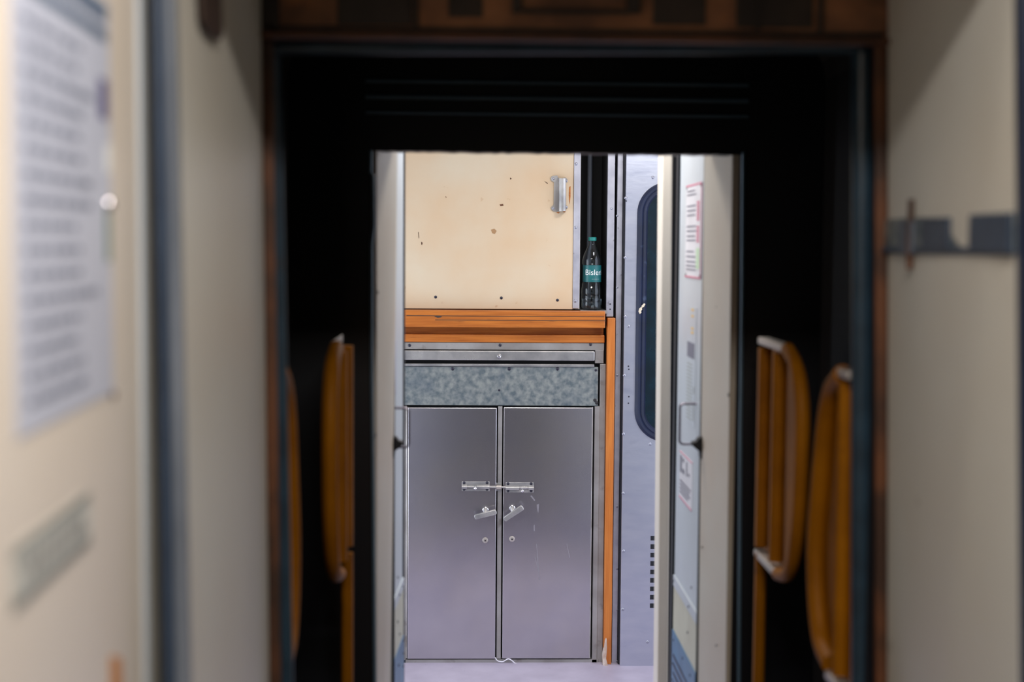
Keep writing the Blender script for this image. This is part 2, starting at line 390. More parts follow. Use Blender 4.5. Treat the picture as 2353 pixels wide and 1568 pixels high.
def grab(X, outline, s, label, pole):
    t = thing('grab_panel', (X, outline[0][0], outline[-1][1] if not pole else 0.0), label, 'grab rail', 'yellow grab rails inside the gangway')
    rim = smooth_path(outline[1:-1], 5)
    pts = [outline[0]] + rim + [outline[-1]]
    obj('back_plate', prism(B(), [(X + s*0.009, y, z) for y, z in pts], (s*0.005, 0, 0)), 'safety_yellow', t, bevel=0.001)
    # raised bars; the outer one follows the rounded side
    obj('outer_bar', tube(B(), [(X, y, z) for y, z in rim], 0.0125 if pole else 0.016, 14), 'safety_yellow', t, smooth='auto')
    ys, yc = outline[0][0], outline[5][0]
    zt, zb = outline[0][1], outline[-1][1]
    for f in ((0.05, 0.44) if pole else (0.20,)):
        y = ys + (yc - ys) * f
        obj('inner_bar', tube(B(), [(X, y, zb + 0.012), (X, y, zt - 0.012)], 0.013, 14), 'safety_yellow', t, smooth='auto')
    y1, y2 = outline[1][0], outline[-2][0]
    obj('end_cap', box(B(), min(X - 0.011, X + s*0.010), max(X - 0.011, X + s*0.010) + 0.002, min(ys, y1), max(ys, y1), zt - 0.006, zt + 0.008), 'worn_metal', t, bevel=0.003)
    obj('end_cap', box(B(), min(X - 0.011, X + s*0.010), max(X - 0.011, X + s*0.010) + 0.002, min(ys, y2), max(ys, y2), zb - 0.010, zb + 0.004), 'worn_metal', t, bevel=0.003)
    if pole:
        obj('lower_pole', tube(B(), [(X - s*0.002, ys - 0.025, 0.0), (X - s*0.002, ys - 0.025, zb)], 0.0115, 14), 'safety_yellow', t, smooth='auto')
    return t
grab(-0.232, FAR_D, -1, 'narrow looking yellow grab rail on a thin pole left of the far doorway', True)
grab(0.562, FAR_D, 1, 'broad ribbed yellow grab rail on a thin pole right of the far doorway', True)
grab(0.569, NEAR_D, 1, 'lower hanging yellow grab rail beside the right gangway frame tube', False)
grab(-0.287, NEAR_D, -1, 'yellow grab rail almost hidden behind the left gangway frame tube', False)

# ------------------------------------------------------------------ far coach end wall and doorway
YF = 2.84
xl, xr = P(862, 900, YF).x, P(1687, 900, YF).x
ztop = P(1280, 349, YF).z
wf = thing('wall_front', (0.15, YF, 0), 'black end wall of the far coach around its doorway', 'wall', kind=S)
bm = B(); box(bm, -1.35, xl - 0.003, YF, YF + 0.05, 0, 2.4); box(bm, xr + 0.003, 1.45, YF, YF + 0.05, 0, 2.4); 
# header with a slightly ragged lower edge
n = 60; prevs = None
pts = [(xl - 0.003, YF, 2.4)]
for k in range(n + 1):
    px = 862 + (1687 - 862) * k / n
    p = P(px, 347 + 9*k/n + random.uniform(-1.2, 1.2), YF); pts.append((xl - 0.003 + (xr - xl + 0.006) * k / n, YF, p.z))
pts.append((xr + 0.003, YF, 2.4))
prism(bm, pts, (0, 0.05, 0))
obj('end_panel', bm, 'black_paint', wf)
for y_, r_ in ((190, 0.004), (226, 0.005), (262, 0.003)):
    a, b = P(840, y_ - 4, YF - 0.01), P(1720, y_ + 6, YF - 0.01)
    obj('header_rib', tube(B(), [a, b], r_, 10), 'edge_steel', wf, smooth='auto')
def wiggle(pxs, Y): return [P(x, y, Y) for x, y in pxs]
obj('edge_angle', tube(B(), wiggle([(852, 345), (851, 396), (857, 404), (858, 520), (853, 560), (853, 800), (857, 1100), (861, 1568), (863, 1900)], YF - 0.012), 0.0035, 10), 'edge_steel', wf, smooth='auto')
obj('edge_angle', tube(B(), wiggle([(1708, 350), (1706, 700), (1702, 1000), (1698, 1568), (1696, 1900)], YF - 0.012), 0.0035, 10), 'edge_steel', wf, smooth='auto')

# splayed cream reveals at the far doorway
LN, LF = (P(903, 900, 3.05).x, 3.05), (P(926, 900, 3.27).x, 3.27)       # left leaf plan line
RN, RF = (P(1614, 900, 3.05).x, 3.05), (P(1556, 900, 3.43).x, 3.43)     # right leaf plan line
def lean2(pa, ya, pb, yb, Y):
    a, b = P(pa, ya, Y), P(pb, yb, Y)
    return lambda z: a.x + (b.x - a.x) * (z - a.z) / (b.z - a.z)
ln_ = lean2(914, 360, 899, 1568, 3.05); ln_o = lean2(866, 360, 866, 1568, YF)
rn_ = lean2(1617, 360, 1602, 1568, 3.05); rn_o = lean2(1683, 360, 1668, 1568, YF)
tr = thing('trim_8', (-0.18, 2.95, 0), 'narrow cream reveal on the left of the far doorway', 'door jamb', kind=S)
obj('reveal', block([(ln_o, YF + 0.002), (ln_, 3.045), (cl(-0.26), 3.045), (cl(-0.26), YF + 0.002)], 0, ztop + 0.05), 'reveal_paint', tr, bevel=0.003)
tr2 = thing('trim_9', (0.52, 2.95, 0), 'stained cream reveal on the right of the far doorway', 'door jamb', kind=S)
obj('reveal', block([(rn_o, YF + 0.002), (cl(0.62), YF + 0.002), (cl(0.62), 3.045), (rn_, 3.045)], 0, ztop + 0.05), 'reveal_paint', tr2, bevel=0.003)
def on_reveal(t, px, py, r, a, b, n, m='stain_dark'):
    p = PV(px, py, a, b); rivet(t, p.x, p.y, p.z, r, m, n, h=r*0.3)
ra, rb = (rn_(1.3), 3.045), (rn_o(1.3), YF)
rnv = Vector((-(rb[1]-ra[1]), rb[0]-ra[0], 0)).normalized()
if rnv.x > 0: rnv = -rnv
for px, py, r in ((1646, 705, .0035), (1645, 1484, .003), (1678, 482, .004), (1674, 908, .004)): on_reveal(tr2, px, py, r, ra, rb, rnv)
la, lb = (ln_(1.3), 3.045), (ln_o(1.3), YF)
lnv = Vector((-(lb[1]-la[1]), lb[0]-la[0], 0)).normalized()
if lnv.x < 0: lnv = -lnv
for px, py, r in ((910, 423, .003), (909, 598, .003), (868, 672, .004), (880, 820, .003), (863, 1000, .004), (880, 1560, .003)): on_reveal(tr, px, py, r, la, lb, lnv)
# stains under the header
for pts in ([(1621, 352), (1640, 352), (1634, 372), (1626, 380)], [(1622, 385), (1632, 388), (1630, 404), (1624, 398)], [(1660, 352), (1672, 352), (1664, 376)]):
    q = [PV(x, y, ra, rb) for x, y in pts]
    decal(q, 'stain_dark', tr2, 'stain', rnv)

# ------------------------------------------------------------------ far door leaves
def leaf_door(name, N_, F_, side, loc, label):
    """side: +1 when the visible face looks to +x (left leaf)"""
    d = thing(name, loc, label, 'door', kind=S)
    a, b = Vector((*N_, 0)), Vector((*F_, 0))
    n = Vector((b.y - a.y, -(b.x - a.x), 0)).normalized()
    if n.x * side < 0: n = -n
    q = [(a.x, a.y), (b.x, b.y), (b.x - n.x*0.035, b.y - n.y*0.035), (a.x - n.x*0.035, a.y - n.y*0.035)]
    obj('leaf', hexa(B(), [(x, y, 0.02) for x, y in q], [(x, y, 1.86) for x, y in q]), 'white_enamel', d, bevel=0.002)
    def ub(u, z, lift=0.0): return a + (b - a) * u + Vector((0, 0, z)) + n * lift
    return d, n, ub
def quad(ub, n, u0, u1, z0, z1, t): 
    return prism(B(), [ub(u0, z0, t), ub(u1, z0, t), ub(u1, z1, t), ub(u0, z1, t)], -n * t)
# right leaf
dr, nr, ur = leaf_door('door_3', RN, RF, -1, (0.5, 3.25, 0), 'white door leaf with stickers and wire handle right of far doorway')
obj('rubber_edge', box(B(), RF[0] - 0.006, RF[0] + 0.05, 3.432, 3.455, 0.02, 1.86), 'rubber', dr, bevel=0.002)
def zr(px, py): return PV(px, py, RN, RF)
obj('kick_plate', quad(ur, nr, 0.02, 0.98, 0.50, 0.79, 0.0025), 'yellowed_enamel', dr, bevel=0.001)
obj('kick_strip', quad(ur, nr, 0.02, 0.98, 0.768, 0.795, 0.004), 'white_enamel', dr, bevel=0.0012)
bk = obj('kick_guard', quad(ur, nr, 0.02, 0.98, 0.1, 0.66, 0.005), 'blue_kick', dr, bevel=0.0015)
for k in range(9):
    obj('groove', quad(ur, nr, 0.06, 0.9, 0.60 - k*0.022, 0.606 - k*0.022, 0.0065), 'gasket', bk)
for u, z in ((0.2, 0.835), (0.3, 0.782), (0.95, 0.782), (0.32, 0.72), (0.9, 0.64), (0.5, 0.64), (0.2, 0.635), (0.92, 0.58), (0.92, 0.54), (0.92, 0.50)):
    p = ur(u, z, 0.005); rivet(dr, p.x, p.y, p.z, 0.0035, 'screw_dark', nr, 'screw')
def wire_handle(d, n, base, ztop, zbot, out):
    r = 0.0028; c = 0.009; pts = [base + Vector((0, 0, ztop))]
    q = lambda k, z: base + n * k + Vector((0, 0, z))
    pts += [q(out - c, ztop)]
    for i in range(1, 6): t = PI/2*i/5; pts.append(q(out - c + c*math.sin(t), ztop - c + c*math.cos(t)))
    for i in range(0, 6): t = PI/2*i/5; pts.append(q(out - c + c*math.cos(t), zbot + c - c*math.sin(t)))
    pts += [q(0.0, zbot)]
    return obj('handle', tube(B(), pts, r, 10), 'wire_steel', d, smooth='auto')
obj('edge_joint', box(B(), rn_(1.2) - 0.0015, rn_(1.2) + 0.004, 3.046, 3.0495, 0.02, 1.86), 'rubber', dr)
hb = PV(1599, 970, RN, RF); hz0, hz1 = PV(1599, 1022, RN, RF).z, PV(1599, 928, RN, RF).z
wire_handle(dr, nr, Vector((hb.x, hb.y, 0)), hz1, hz0, 0.036)
def latch(d, n, base, z, s):
    bm = B(); pts = [(0, .022), (.006, .016), (.010, .014), (.013, .008), (.022, .006), (.024, 0), (.012, -.010), (.006, -.014), (.005, -.026), (0, -.034)]
    prism(bm, [base + n * x + Vector((0, -0.012, z + h)) for x, h in pts], (0, 0.024, 0))
    return obj('latch', bm, 'rubber', d, bevel=0.0015)
lb_ = PV(1613, 1022, RN, RF); latch(dr, nr, Vector((lb_.x, lb_.y, 0)), lb_.z, -1)
# long dark chips along its near edge
for y0, y1 in ((835, 885), (985, 1010), (1060, 1070), (1255, 1262)):
    p0, p1 = PV(1614, y0, RN, RF), PV(1614, y1, RN, RF)
    decal([p0, p1, p1 + Vector((0, .006, .002)), p0 + Vector((0, .005, -.002))], 'stain_dark', dr, 'paint_chip', nr)
# stickers on the right leaf (each a sheet of its own)
def sheet(name, corners, m, n, label, cat, group=None, t=0.0008):
    c = sum(corners, Vector()) / 4
    o = obj(name, prism(B(), [p + n * t for p in corners], -n * t), m)
    return tag(o, label, cat, group)
def q4(fn, pts): return [fn(x, y) for x, y in pts]
def lerpq(c, u, v): return (c[0]*(1-u) + c[1]*u)*(1-v) + (c[3]*(1-u) + c[2]*u)*v     # corners TL TR BR BL
def marks(name, c, rects, m, n, parent, t=0.0006):
    if 1 < len(rects) < 5:
        for r in rects: marks(name, c, [r], m, n, parent, t)
        return
    bm = B()
    for u0, v0, u1, v1 in rects:
        prism(bm, [lerpq(c, u, v) + n * (0.0009 + t) for u, v in ((u0, v0), (u1, v0), (u1, v1), (u0, v1))], -n * t)
    return obj(name, bm, m, parent)
tl, br = zr(1578, 428), zr(1611, 642)
c = [Vector((tl.x, tl.y, tl.z)), Vector((br.x, br.y, tl.z)), Vector((br.x, br.y, br.z)), Vector((tl.x, tl.y, br.z))]
s1 = sheet('notice_sticker', c, 'sticker_white', nr, 'tall red bordered instruction notice high on the white door leaf', 'notice')
marks('border', c, [(0, 0, 1, .015), (0, .985, 1, 1), (0.97, 0, 1, 1)], 'ink_red', nr, s1)
marks('lettering', c, [(.08, v, .08 + random.uniform(.45, .62), v + .014) for v in (.06, .10, .22, .27, .32, .44, .49, .545, .59, .71, .765, .82, .865, .905)], 'ink_grey', nr, s1)
marks('lettering', c, [(.72, v, .86, v + .02) for v in (.19, .22, .25, .28, .31, .34, .37, .45, .48, .51, .54, .57, .60)], 'ink_red', nr, s1)
marks('tinted_panel', c, [(.70, .68, .9, .9)], 'ink_lime', nr, s1)
for v in (0.03, 0.97):
    for u in (0.06, 0.94):
        p = lerpq(c, u, v) + nr * 0.001; rivet(s1, p.x, p.y, p.z, 0.003, 'stain_dark', nr, 'pin')
tl, br = zr(1580, 703), zr(1597, 985)
c = [Vector((tl.x, tl.y, tl.z)), Vector((br.x, br.y, tl.z)), Vector((br.x, br.y, br.z)), Vector((tl.x, tl.y, br.z))]
s2 = sheet('notice_sticker', c, 'white_enamel', nr, 'tall faded notice strip with upright grey lettering above the right wire handle', 'notice')
marks('lettering', c, [(.50, v, .72, v + .018) for v in (.012, .065, .17, .205)], 'ink_yellow', nr, s2)
marks('emblem', c, [(.1, .30, .85, .43)], 'ink_grey', nr, s2)
marks('lettering', c, [(.1, v, .62, v + .012) for v in [.48 + .031*k for k in range(16)]], 'sign_grey', nr, s2)
marks('lettering', c, [(.80, .66, .88, .72), (.80, .78, .88, .95)], 'sign_grey', nr, s2)
tl, br = zr(1563, 1035), zr(1590, 1180)
c = [Vector((tl.x, tl.y, tl.z)), Vector((br.x, br.y, tl.z)), Vector((br.x, br.y, br.z + 0.004)), Vector((tl.x, tl.y, br.z + 0.004))]
s3 = sheet('notice_sticker', c, 'sticker_white', nr, 'smaller sticker with red edges and dark print below the right wire handle', 'notice')
marks('border', c, [(0, 0, 1, .02), (0, .98, 1, 1)], 'ink_red', nr, s3)
marks('lettering', c, [(.05, .08, .18, .44), (.24, .10, .36, .18), (.24, .32, .4, .42), (.55, .1, .62, .4), (.7, .3, .8, .36), (.06, .60, .9, .64), (.06, .68, .82, .72), (.06, .76, .86, .80), (.06, .84, .7, .88)], 'ink_grey', nr, s3)

# left leaf
dl, nl, ul = leaf_door('door_2', LN, LF, 1, (-0.16, 3.15, 0), 'white door leaf with wire handle left of far doorway, seen edge on')
obj('rubber_edge', box(B(), LF[0] - 0.05, LF[0] + 0.0035, 3.272, 3.295, 0.02, 1.86), 'rubber', dl, bevel=0.002)
obj('kick_plate', quad(ul, nl, 0.02, 0.98, 0.50, 0.80, 0.0025), 'yellowed_enamel', dl, bevel=0.001)
obj('kick_strip', quad(ul, nl, 0.02, 0.98, 0.80, 0.825, 0.004), 'white_enamel', dl, bevel=0.0012)
obj('kick_guard', quad(ul, nl, 0.02, 0.98, 0.1, 0.69, 0.004), 'blue_kick', dl, bevel=0.0015)
for u, z in ((.3, .86), (.5, .81), (.85, .81), (.3, .76), (.5, .72), (.9, .68), (.9, .65), (.9, .62), (.4, .655)):
    p = ul(u, z, 0.004); rivet(dl, p.x, p.y, p.z, 0.0035, 'screw_dark', nl, 'screw')
obj('edge_joint', box(B(), ln_(1.2) - 0.004, ln_(1.2) + 0.0012, 3.046, 3.0495, 0.02, 1.86), 'rubber', dl)
hb = PV(906, 980, LN, LF); hz0, hz1 = PV(906, 1028, LN, LF).z, PV(906, 938, LN, LF).z
wire_handle(dl, nl, Vector((hb.x, hb.y, 0)), hz1, hz0, 0.032)
lb_ = PV(902, 1020, LN, LF); latch(dl, nl, Vector((lb_.x, lb_.y, 0)), lb_.z, 1)
for pts in ([(906, 785), (910, 783), (911, 905), (907, 910)],):
    q = q4(lambda x, y: PV(x, y, LN, LF), pts)
    s4 = tag(obj('lettering_sticker', prism(B(), [p + nl*0.0012 for p in q], -nl*0.0008), 'notice_paper'), 'narrow strip of faded print above the left wire handle', 'sticker')

# ------------------------------------------------------------------ far vestibule shell
tag(obj('floor', box(B(), -1.35, 1.45, 2.84, 5.7, -0.05, 0), 'floor_lavender'), 'pale lavender floor in front of the steel cabinet', 'floor', kind=S)
tag(obj('ceiling', box(B(), -1.35, 1.45, 2.85, 5.7, 2.29, 2.34), 'ceiling_cream'), 'cream ceiling of the far coach vestibule', 'ceiling', kind=S)
bm = B(); box(bm, -1.4, -1.35, 2.85, 4.0, 0, 2.3); box(bm, -1.4, -1.35, 5.1, 5.7, 0, 2.3); box(bm, -1.4, -1.35, 4.0, 5.1, 2.1, 2.3)
tag(obj('wall_left', bm, 'far_wall'), 'side wall left of the far vestibule', 'wall', kind=S)
bm = B(); box(bm, 1.45, 1.5, 2.85, 3.9, 0, 2.3); box(bm, 1.45, 1.5, 5.0, 5.7, 0, 2.3); box(bm, 1.45, 1.5, 3.9, 5.0, 2.1, 2.3)
tag(obj('wall_right', bm, 'far_wall'), 'side wall right of the far vestibule', 'wall', kind=S)
tag(obj('wall_front', box(B(), -1.4, 1.5, 5.7, 5.75, 0, 2.3), 'dark_interior'), 'dark wall behind the cabinets', 'wall', kind=S)
bm = B(); zt_l = ztop + 0.03
box(bm, -1.35, -0.262, 2.892, 3.04, 0, 2.29); box(bm, 0.622, 1.45, 2.892, 3.04, 0, 2.29); box(bm, -0.262, 0.622, 2.892, 3.04, zt_l + 0.02, 2.29)
tag(obj('wall_back', bm, 'white_enamel'), 'white inner bulkhead around the far doorway of the far coach', 'wall', kind=S)
# cream post standing in front of the silver door
f0, f1 = lean2(1521, 360, 1510, 1568, 3.62), lean2(1546, 360, 1535, 1568, 3.62)
tag(obj('trim_10', block([(f0, 3.62), (f1, 3.62), (f1, 3.70), (f0, 3.70)], 0, 2.29), 'post_paint', bevel=0.005, segs=3), 'plain cream upright post just left of the right door leaf', 'post', kind=S)
tag(obj('wall_right', box(B(), f1(1.2) + 0.004, 0.565, 3.66, 3.70, 0, 2.29), 'rubber'), 'black strip standing in for the dark gap between the cream post and right door leaf', 'wall', kind=S)  # added black sheet, paints the darkness of the open gap

# ------------------------------------------------------------------ far wall: upper cupboard
a = RX(870, 330, 1318, 712, YC)
up = thing('overhead_cupboard', ((a[0]+a[1])/2, YC, a[2]), 'cream stained cupboard with a steel pull handle above the wooden ledge', 'cupboard')
ztopw = 2.27
bm = B(); box(bm, a[0], P(1334, 600, YC).x - 0.001, YC + 0.018, YC + 0.28, a[2] + 0.003, ztopw)
obj('carcass', bm, 'far_wall', up)
ud = obj('door_panel', box(B(), a[0], a[1] - 0.001, YC, YC + 0.016, a[2] + 0.003, ztopw), 'cream_laminate', up, bevel=0.0015)
for px, py in ((1001, 683), (1152, 685), (1281, 690)): pr(ud, px, py, YC, 3.4, 'screw_dark', 'screw')
st = obj('edge_strip', rbox(1318.5, 200, 1333.5, 709, YC - 0.004, 0.02), 'alu_trim', up, bevel=0.001)
for px, py in ((1324, 377), (1323, 523), (1322, 692)): pr(st, px, py, YC - 0.004, 3.6, 'rivet_grey', 'screw')
# pull handle
YH = YC - 0.001
bm = B()
def fpt(px, py, Y): return P(px, py, Y)
fl = [(1274, 404), (1280, 403), (1284, 410), (1285, 484), (1280, 487), (1272, 486), (1267, 482), (1266, 476), (1272, 471), (1273, 419), (1267, 416), (1265, 409), (1268, 405)]
prism(bm, [fpt(x, y, YH) for x, y in fl], (0, -0.004, 0))
hd = obj('pull_handle', bm, 'frame_steel', ud, bevel=0.0008)
bm = B(); prism(bm, [fpt(x, y, YH) for x, y in ((1297, 408), (1301, 409), (1304, 413), (1304, 418), (1301, 421), (1301, 472), (1304, 474), (1304, 479), (1300, 482), (1297, 480))], (0, -0.004, 0))
obj('flange', bm, 'frame_steel', hd) if False else obj('handle_flange', bm, 'frame_steel', ud, bevel=0.0008)
bm = B()
hp = [(1283, 0.004), (1285, 0.030), (1289, 0.036), (1293, 0.036), (1297, 0.034), (1299, 0.004)]
top_, bot_ = 408, 486
v0 = [bm.verts.new(P(x, top_ + (3 if d > .02 else 0), YH) + Vector((0, -d, 0))) for x, d in hp]
v1 = [bm.verts.new(P(x, bot_, YH) + Vector((0, -d, 0))) for x, d in hp]
for i in range(len(hp) - 1): bm.faces.new((v0[i], v0[i+1], v1[i+1], v1[i]))
hg = obj('handle_grip', bm, 'polished_steel', ud)
sd = hg.modifiers.new('wall', 'SOLIDIFY'); sd.thickness = 0.002
for px, py in ((1272, 411), (1272, 479), (1302, 416), (1302, 476)): pr(ud, px, py, YH - 0.004, 2.6, 'rivet_grey', 'screw')
# rust runs beside the handle
for pts in ([(1308, 430), (1311, 428), (1311, 452), (1309, 470), (1307, 450)], [(1296, 478), (1301, 476), (1299, 488), (1294, 488)], [(1278, 488), (1286, 488), (1283, 491)]):
    decal([P(x, y, YC) for x, y in pts], 'varnished_wood', ud, 'rust_stain', Vector((0, -1, 0)))
# dirt specks on the door
for pts in ([(961, 534), (962, 533), (963, 546), (962, 549)], [(968, 556), (971, 558), (970, 563), (968, 562)], [(1250, 416), (1259, 421), (1258, 423)], [(1148, 470), (1156, 469), (1157, 473), (1150, 474)], [(1023, 451), (1026, 453), (1025, 455)],
            [(1128, 528), (1136, 526), (1141, 531), (1137, 538), (1131, 536)], [(1172, 408), (1176, 411), (1172, 413)]):
    decal([P(x, y, YC) for x, y in pts], 'stain_tan' if len(pts) == 5 else 'primer_brown', ud, 'stain_speck', Vector((0, -1, 0)), t=0.0003)

# niche with conduit, right of the cupboard
nx0, nx1 = P(1334, 600, YC).x, P(1396, 600, YC).x
zl = P(1360, 713, YC).z
ni = thing('niche', ((nx0+nx1)/2, YC, zl), 'dark narrow niche holding a water bottle', 'niche', kind=S)
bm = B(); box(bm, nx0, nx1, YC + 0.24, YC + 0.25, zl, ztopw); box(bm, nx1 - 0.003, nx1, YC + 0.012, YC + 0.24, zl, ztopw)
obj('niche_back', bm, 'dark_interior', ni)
obj('niche_shelf', box(B(), nx0, nx1, YC - 0.02, YC + 0.24, zl - 0.012, zl), 'frame_steel', ni)
cp = P(1355, 450, YC + 0.17)
tag(obj('conduit', tube(B(), [(cp.x, cp.y, zl), (cp.x, cp.y, ztopw)], 0.0095, 14), 'conduit_grey', smooth='auto'), 'grey vertical pipe behind the water bottle in the dark niche', 'pipe')

# aluminium uprights right of the niche
u1 = thing('trim_11', (P(1404, 600, YC).x, YC - .01, 1.4), 'short silver upright strip right of the dark niche', 'trim', kind=S)
obj('strip', rbox(1396, 200, 1412.5, 728, YC - 0.006, 0.018), 'alu_trim', u1, bevel=0.001)
for px, py, m in ((1405, 480, 'rivet_grey'), (1402, 699, 'screw_dark'), (1402, 711, 'screw_dark')): pr(u1, px, py, YC - 0.006, 2.8 if m == 'rivet_grey' else 1.8, m, 'screw')
u2 = thing('trim_12', (P(1420, 900, YC).x, YC - .01, 0), 'full height silver strip between the wooden post and the silver door', 'trim', kind=S)
obj('strip', rbox(1413.5, 200, 1426, 1543, YC - 0.008, 0.05), 'alu_trim', u2, bevel=0.001)
for py in (496, 661, 863, 1165, 1308, 1402, 1520): pr(u2, 1418, py, YC - 0.008, 2.6, 'rivet_grey', 'screw')

# wooden ledge and post
wl = thing('wooden_surround', (P(1300, 740, YC).x, YC, 0), 'orange varnished wooden ledge and post framing the steel cabinet', 'wooden frame')
a = RX(870, 714, 1391, 753, YC - 0.05)
ld = obj('ledge_board', box(B(), a[0], a[1], YC - 0.05, YC + 0.015, a[2], a[3]), 'varnished_wood', wl, bevel=0.003)
for y0, x0, x1 in ((727, 934, 1388), (736.5, 1000, 1392)):
    b = RX(x0, y0 - .7, x1, y0 + .7, YC - 0.0508)
    obj('crack', box(B(), b[0], b[1], YC - 0.0508, YC - 0.0498, b[2], b[3]), 'rust_dark', ld)
b = P(1006, 728, YC - 0.0505)
obj('knot', prism(B(), [P(x, y, YC - 0.0507) for x, y in ((998, 727), (1003, 725.6), (1010, 727), (1016, 727.4), (1013, 729.6), (1006, 730.4), (1001, 729))], (0, 0.0007, 0)), 'rust_dark', ld)
a = RX(870, 740, 1389, 772, YC)
obj('rear_board', box(B(), a[0], a[1], YC + 0.03, YC + 0.045, a[2], a[3]), 'varnished_wood', wl, bevel=0.002)
a = RX(870, 769, 1389, 787, YC)
obj('lower_rail', box(B(), a[0], a[1], YC - 0.006, YC + 0.03, a[2], a[3]), 'varnished_wood', wl, bevel=0.003)
a = RX(1391.5, 731, 1409.5, 1516, YC - 0.03)
obj('post', box(B(), a[0], a[1], YC - 0.03, YC + 0.02, 0.0, a[3]), 'varnished_post', wl, bevel=0.002)
bm = B()
prism(bm, [P(x, y, YC - 0.046) for x, y in ((1391, 1472), (1394, 1468), (1395, 1490), (1393, 1515), (1397, 1530), (1400, 1536), (1396, 1549), (1388, 1551), (1384, 1540), (1386, 1528), (1385, 1510), (1388, 1494))], (0, 0.038, 0))
obj('caulk_smear', bm, 'caulk', wl, bevel=0.003, smooth='auto')
bm = B()
prism(bm, [P(x, y, YC - 0.056) for x, y in ((1396, 1540), (1400, 1534), (1405, 1537), (1409, 1535), (1413, 1541), (1415, 1548), (1410, 1552), (1398, 1552))], (0, 0.05, 0))
obj('caulk_lump', bm, 'caulk', wl, bevel=0.004, smooth='auto')

# ------------------------------------------------------------------ steel cabinet under the ledge
xL, xR = P(880, 1200, YC).x, P(1389, 1200, YC).x
z1, z0 = P(1150, 788, YC).z, 0.0
cb = thing('steel_cabinet', ((xL+xR)/2, YC, 0), 'stainless steel two door cabinet bolted shut below the wooden ledge', 'cabinet')
def cbox(name, x0, y0, x1, y1, dy, back, m, par=cb, bev=0.001):
    a = RX(x0, y0, x1, y1, YC)
    return obj(name, box(B(), a[0], a[1], YC + dy, YC + dy + back, a[2], a[3]), m, par, bevel=bev)
bm = B(); box(bm, xL, xR, YC + 0.03, YC + 0.34, 0.0, z1)
obj('body', bm, 'dark_interior', cb)
tp = cbox('top_rail', 880, 788, 1388, 804, -0.002, 0.03, 'frame_steel')
for px, py in ((941, 794), (1149, 793.5), (1357, 792)): pr(tp, px, py, YC - 0.002, 3.6, 'screw_dark', 'screw')
dw = cbox('slide_panel', 880, 806, 1366, 828, -0.012, 0.02, 'polished_steel', bev=0.003)
p = P(1147, 819, YC - 0.012)
obj('knob', lathe(B(), [(0.0095, 0), (0.0095, 0.002), (0.007, 0.006), (0.0075, 0.010), (0.006, 0.014), (0.002, 0.016), (0, 0.016)], p, (0, -1, 0), 20), 'chrome', dw, smooth='auto')
cbox('end_bracket', 1367.5, 805, 1387, 835, -0.002, 0.03, 'frame_steel')
cbox('lip', 880, 836.5, 1365, 842, -0.010, 0.03, 'polished_steel')
gv = cbox('galvanised_panel', 880, 843, 1374, 932, -0.003, 0.03, 'galvanised')
for px, py in ((1040, 848), (1170, 848), (1281, 848), (1369, 851)): pr(gv, px, py, YC - 0.003, 4.0 if px < 1300 else 3.2, 'screw_dark', 'screw')
pr(gv, 1147, 897, YC - 0.003, 2.6, 'screw_dark', 'screw')
for px, py in ((1367, 920), (1371, 926)): pr(gv, px, py, YC - 0.003, 4, 'stain_dark', 'stain')
cbox('stile', 1375, 837, 1388, 1535, -0.002, 0.03, 'frame_steel')
cbox('stile', 1363, 934, 1374.5, 1535, -0.004, 0.03, 'frame_steel')
cbox('stile', 1142.5, 934, 1152.5, 1514, -0.004, 0.03, 'frame_steel')
cbox('stile', 880, 934, 933, 1535, -0.004, 0.03, 'frame_steel')
cbox('bottom_rail', 880, 1515.5, 1374, 1536, -0.004, 0.03, 'frame_steel')
def cab_door(x0, y0, x1, y1, hx):
    d = cbox('door', x0, y0, x1, y1, -0.012, 0.03, 'brushed_steel', bev=0.0025)
    a = P(hx, y0, YC - 0.008), P(hx, y1, YC - 0.008)
    obj('hinge', tube(B(), [(a[0].x, YC - 0.010, a[0].z), (a[0].x, YC - 0.010, a[1].z)], 0.0026, 8), 'frame_steel', d, smooth='auto')
    return d
dL = cab_door(937, 936.5, 1139.5, 1513, 934.8)
dR = cab_door(1155.5, 936, 1358.5, 1512, 1361.2)
YD = YC - 0.012
def lock(d, px, py):
    p = P(px, py, YD)
    o = obj('lock', lathe(B(), [(0.0115, 0), (0.0115, 0.002), (0.010, 0.006), (0.008, 0.007), (0.0035, 0.0072), (0, 0.0072)], p, (0, -1, 0), 24), 'worn_metal', d, smooth='auto')
    box_ = B(); box(box_, p.x - .0025, p.x + .0025, YD - 0.0082, YD - 0.006, p.z - .0025, p.z + .0025)
    obj('keyhole', box_, 'rubber', d)
lock(dL, 1115, 1242); lock(dR, 1176.5, 1239)
